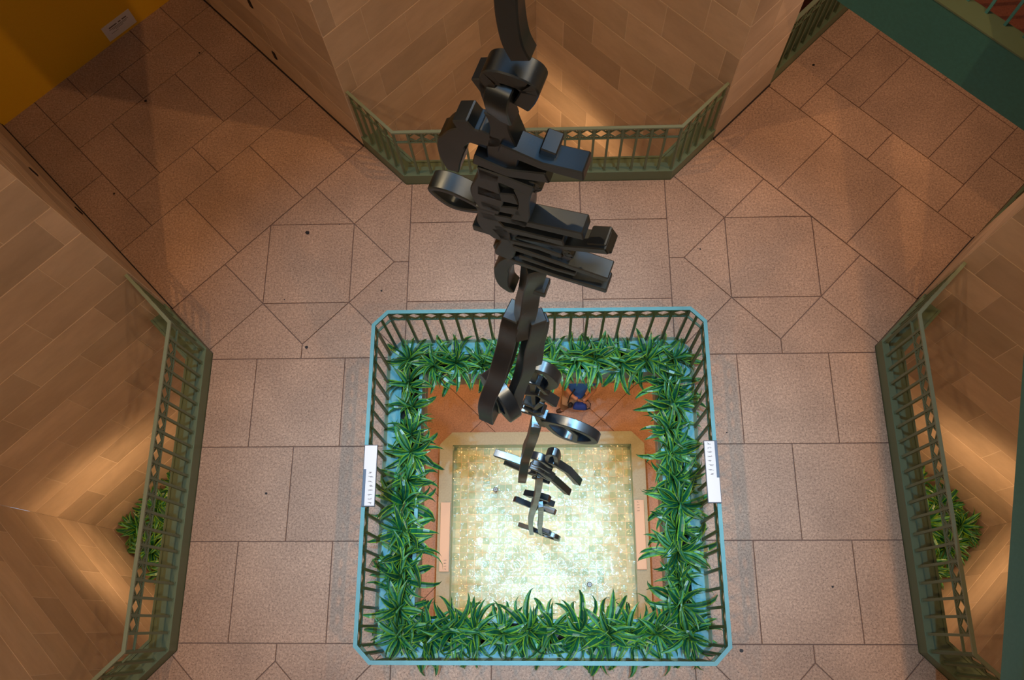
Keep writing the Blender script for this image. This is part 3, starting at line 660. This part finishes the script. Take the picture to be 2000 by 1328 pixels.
STRAPS = [
    (7,-75,.075,.08,[(0.024,-0.009,5.9),(0.001,-0.001,5.65),(-0.026,-0.019,5.4),(-0.045,-0.044,5.2)]),
    (8,-115,.1,.09,[(-0.068,0.005,5.35),(-0.108,-0.034,5.1),(-0.164,-0.095,4.8),(-0.234,-0.147,4.5),(-0.262,-0.192,4.2)]),
    (8,-70,.07,.075,[(0.023,-0.02,5.35),(-0.01,-0.044,5.05),(-0.044,-0.081,4.75),(-0.109,-0.135,4.4),(-0.131,-0.172,4.2)]),
    (8,-70,.05,.04,[(0.055,-0.012,5.3),(0.036,-0.032,5.05),(0.016,-0.056,4.8)]),
    (10,-95,.1,.07,[(-0.002,0.011,3.2),(-0.046,-0.011,2.7),(-0.093,-0.037,2.3),(-0.117,-0.084,2.0),(-0.145,-0.118,1.6)]),
    (11,-85,.08,.06,[(0.002,-0.011,1.2),(-0.027,-0.024,0.2),(-0.087,-0.022,-1.0),(-0.149,-0.024,-2.4),(-0.16,-0.02,-3.9)]),
    (11,-85,.07,.06,[(-0.002,-0.046,-0.6),(-0.011,-0.02,-2.0),(-0.034,-0.004,-3.2),(-.03,0,-3.9)]),
]

sculpt = thing('hanging_sculpture', 'long hanging chain of black lacquered abstract cut shapes, down to the pool', 'sculpture', (0, 0, 0))
def smooth(pts, closed):
    P = [Vector(p) for p in pts]
    if len(P) < 3: return P
    out = []; n = len(P); rng = range(n) if closed else range(n - 1)
    for i in rng:
        a = P[i - 1] if (closed or i > 0) else P[0]; b = P[i]; c = P[(i + 1) % n]; e = P[(i + 2) % n] if (closed or i + 2 < n) else P[-1]
        for t in (0, .125, .25, .375, .5, .625, .75, .875):
            out.append(.5 * ((2 * b) + (c - a) * t + (2 * a - 5 * b + 4 * c - e) * t * t + (3 * b - a - 3 * c + e) * t ** 3))
    if not closed: out.append(P[-1])
    return out
def ribbon(az, off, wd, pts, closed, thk, kind):
    P = smooth(pts, closed) if kind not in ('prong', 'bar') else [Vector(p) for p in pts]
    a = math.radians(az); d = Vector((math.cos(a), math.sin(a), 0)); nrm = Vector((-d.y, d.x, 0)); n = len(P); L_, R_ = [], []
    for i, p in enumerate(P):
        if closed: t = (P[(i + 1) % n] - P[i - 1])
        else: t = P[min(i + 1, n - 1)] - P[max(i - 1, 0)]
        t = t.normalized() if t.length > 1e-6 else Vector((1, 0)); m_ = Vector((-t.y, t.x)); w_ = wd / 2
        f = i / max(1, n - 1)
        if kind == 'hook' and not closed: w_ *= (.55 + .75 * math.sin(math.pi * f)) if f > .5 else (.9 + .4 * f)
        if kind == 'bar' and not closed: w_ *= 1.05 - .2 * math.sin(math.pi * f)
        if kind == 'spine': w_ *= 1 + .25 * math.sin(7 * f + wd * 40)
        L_.append(p + m_ * w_); R_.append(p - m_ * w_)
    vs = []
    for s_ in (-thk / 2, thk / 2):
        for q in L_ + R_: vs.append(d * q.x + nrm * (off + s_) + Vector((0, 0, q.y)))
    fs = []; N2 = 2 * n; rng = range(n if closed else n - 1)
    for i in rng:
        j = (i + 1) % n
        fs += [(i, j, n + j, n + i), (N2 + n + i, N2 + n + j, N2 + j, N2 + i), (j, i, N2 + i, N2 + j), (n + i, n + j, N2 + n + j, N2 + n + i)]
    if not closed: fs += [(0, n, N2 + n, N2), (n - 1, N2 + n - 1, N2 + 2 * n - 1, 2 * n - 1)]
    return MB().add(vs, fs)
def strap(az, wd, thk, pts):
    P = [Vector(p) for p in pts]; n = len(P)
    P2 = []
    for i in range(n - 1):
        a = P[max(i - 1, 0)]; b = P[i]; c = P[i + 1]; e = P[min(i + 2, n - 1)]
        for t in (0, .125, .25, .375, .5, .625, .75, .875): P2.append(.5 * ((2 * b) + (c - a) * t + (2 * a - 5 * b + 4 * c - e) * t * t + (3 * b - a - 3 * c + e) * t ** 3))
    P2.append(P[-1]); a = math.radians(az); d = Vector((math.cos(a), math.sin(a), 0)); nr = Vector((-d.y, d.x, 0)); vs = []; fs = []
    for i, p in enumerate(P2):
        w_ = wd / 2 * (1 + .16 * math.sin(i * .55))
        vs += [p - d * w_ - nr * thk / 2, p + d * w_ - nr * thk / 2, p + d * w_ + nr * thk / 2, p - d * w_ + nr * thk / 2]
    for i in range(len(P2) - 1):
        for k in range(4): fs.append((i * 4 + k, i * 4 + (k + 1) % 4, i * 4 + 4 + (k + 1) % 4, i * 4 + 4 + k))
    fs += [(0, 1, 2, 3), tuple(range(len(vs) - 4, len(vs)))[::-1]]
    return MB().add(vs, fs)
heads = {}
def addpart(idx, kind, mb):
    import bmesh
    me = mb.mesh(kind, M['black']); bm = bmesh.new(); bm.from_mesh(me); bmesh.ops.recalc_face_normals(bm, faces=bm.faces)
    if len(bm.faces) < 1500:
        eds = [e for e in bm.edges if len(e.link_faces) == 2 and e.calc_face_angle(0) > .9]
        try: bmesh.ops.bevel(bm, geom=eds, offset=.004, segments=1, affect='EDGES')
        except Exception: pass
    for f_ in bm.faces: f_.smooth = True
    bm.to_mesh(me); bm.free(); me.set_sharp_from_angle(angle=math.radians(32))
    if idx not in heads: heads[idx] = link('link', me, sculpt)
    else: link(kind, me, heads[idx])
for (i, kind, az, off, wd, pts, cl) in LINKS:
    if i == 0: wd = .058; pts = [(-.03, 8.6), (.02, 8.2), (.0, 7.8)] + list(pts)
    addpart(i, kind, ribbon(az, off + (.012 * ((len(pts) % 3) - 1)), wd, pts, bool(cl), .052 if i == 0 else .075 if i < 9 else .065, kind))
for (i, az, wd, thk, pts) in STRAPS: addpart(i, 'spine', strap(az, wd, thk, pts))
MB().tube([(-.03, .01, 8.55), (0, 0, 12.1)], .012, 8).build('cable', M['frame'], sculpt)

# ---------------------------------------------------------------- person on the lower floor
per = thing('person', 'person in blue shirt and khaki trousers standing behind the pool, half hidden by plants', 'person', (.45, 2.13, -4.95))
def skin(name, pts, edges, material, parent, root=0, sub=2):
    me = bpy.data.meshes.new(name); me.from_pydata([p[:3] for p in pts], edges, []); me.materials.append(material)
    o = link(name, me, parent); sk = o.modifiers.new('skin', 'SKIN'); sk.use_smooth_shade = True
    for i, p in enumerate(pts):
        v = me.skin_vertices[0].data[i]; r = p[3]; v.radius = r if isinstance(r, tuple) else (r, r); v.use_root = (i == root)
    ss = o.modifiers.new('sub', 'SUBSURF'); ss.levels = sub; ss.render_levels = sub
    return o
hip = (.06, .0, .93)
bp = [(*hip, (.15, .10)), (.10, .05, 1.12, (.13, .09)), (.16, .12, 1.32, (.16, .10)), (.20, .18, 1.46, .055), (.20, .21, 1.55, .05), (.20, .25, 1.63, (.075, .09)), (.20, .26, 1.72, .07),
      (-.03, .0, .88, .085), (-.06, .02, .48, .055), (-.08, -.02, .08, .038), (-.14, -.05, .03, .035),
      (.14, .02, .88, .085), (.10, .03, .48, .055), (.06, .06, .08, .038), (.0, .03, .03, .035),
      (.0, .13, 1.38, .06), (-.07, .03, 1.20, .042), (.05, -.10, 1.14, .03), (.12, -.14, 1.13, .034),
      (.33, .11, 1.38, .06), (.38, .02, 1.14, .042), (.26, -.10, 1.04, .03), (.20, -.14, 1.02, .034)]
be = [(0, 1), (1, 2), (2, 3), (3, 4), (4, 5), (5, 6), (0, 7), (7, 8), (8, 9), (9, 10), (0, 11), (11, 12), (12, 13), (13, 14), (2, 15), (15, 16), (16, 17), (17, 18), (2, 19), (19, 20), (20, 21), (21, 22)]
skin('body', bp, be, M['skin'], per)
for hx, hy, hz in ((.12, -.14, 1.13), (.20, -.14, 1.02)): # fingers
    for k in range(5):
        a = -.9 + .42 * k; L_ = (.05, .07, .075, .07, .055)[k]
        MB().tube([(hx + .01 * math.cos(a), hy, hz), (hx + L_ * .6 * math.cos(a), hy - .02, hz - .01 + .02 * math.sin(a)), (hx + L_ * math.cos(a), hy - .028, hz - .03)], [.010, .009, .007], 6).build('finger', M['skin'], per)
skin('shirt', [(.06, 0, .90, (.19, .13)), (.10, .05, 1.12, (.17, .12)), (.16, .12, 1.32, (.20, .135)), (.18, .16, 1.42, .09), (.0, .13, 1.38, .085), (-.05, .06, 1.27, .07), (.33, .11, 1.38, .085), (.37, .05, 1.25, .07)],
     [(0, 1), (1, 2), (2, 3), (2, 4), (4, 5), (2, 6), (6, 7)], M['blue'], per)
skin('trousers', [(.06, 0, .92, (.165, .115)), (-.03, 0, .86, .105), (-.06, .02, .48, .08), (-.08, -.02, .10, .065), (.14, .02, .86, .105), (.10, .03, .48, .08), (.06, .06, .10, .065)],
     [(0, 1), (1, 2), (2, 3), (0, 4), (4, 5), (5, 6)], M['khaki'], per)
for x, y in ((-.11, -.035), (.03, .045)):
    skin('shoe', [(x + .05, y + .02, .045, .045), (x - .03, y - .01, .04, .045), (x - .10, y - .03, .03, .036)], [(0, 1), (1, 2)], M['shoe'], per)
skin('hair', [(.20, .30, 1.60, .06), (.20, .27, 1.70, .095), (.20, .24, 1.77, .06)], [(0, 1), (1, 2)], M['hair'], per)
bg = thing('shoulder_bag', 'dark blue bag with a strap held by the person in blue', 'bag', (.63, 1.95, -3.98))
skin('bag_body', [(-.12, .02, -.1, (.05, .06)), (-.02, -.02, -.12, (.08, .10)), (.09, .0, -.1, (.05, .06))], [(0, 1), (1, 2)], M['denim'], bg, 1)
MB().tube([(.02, .04, .03), (.10, .05, .06), (.14, .0, .04), (.13, -.06, .0), (.08, -.06, -.08)], .009, 6).build('strap', M['bag'], bg)
b2 = thing('camera_bag', 'small black bag hanging at the hip of the person in blue', 'bag', (.47, 1.98, -4.0))
skin('bag_body', [(-.06, 0, -.1, (.06, .07)), (.04, .0, -.1, (.06, .08))], [(0, 1)], M['bag'], b2)
MB().tube([(-.05, 0, 0), (-.02, .06, .2), (.05, .12, .38)], .01, 6).build('strap', M['bag'], b2)
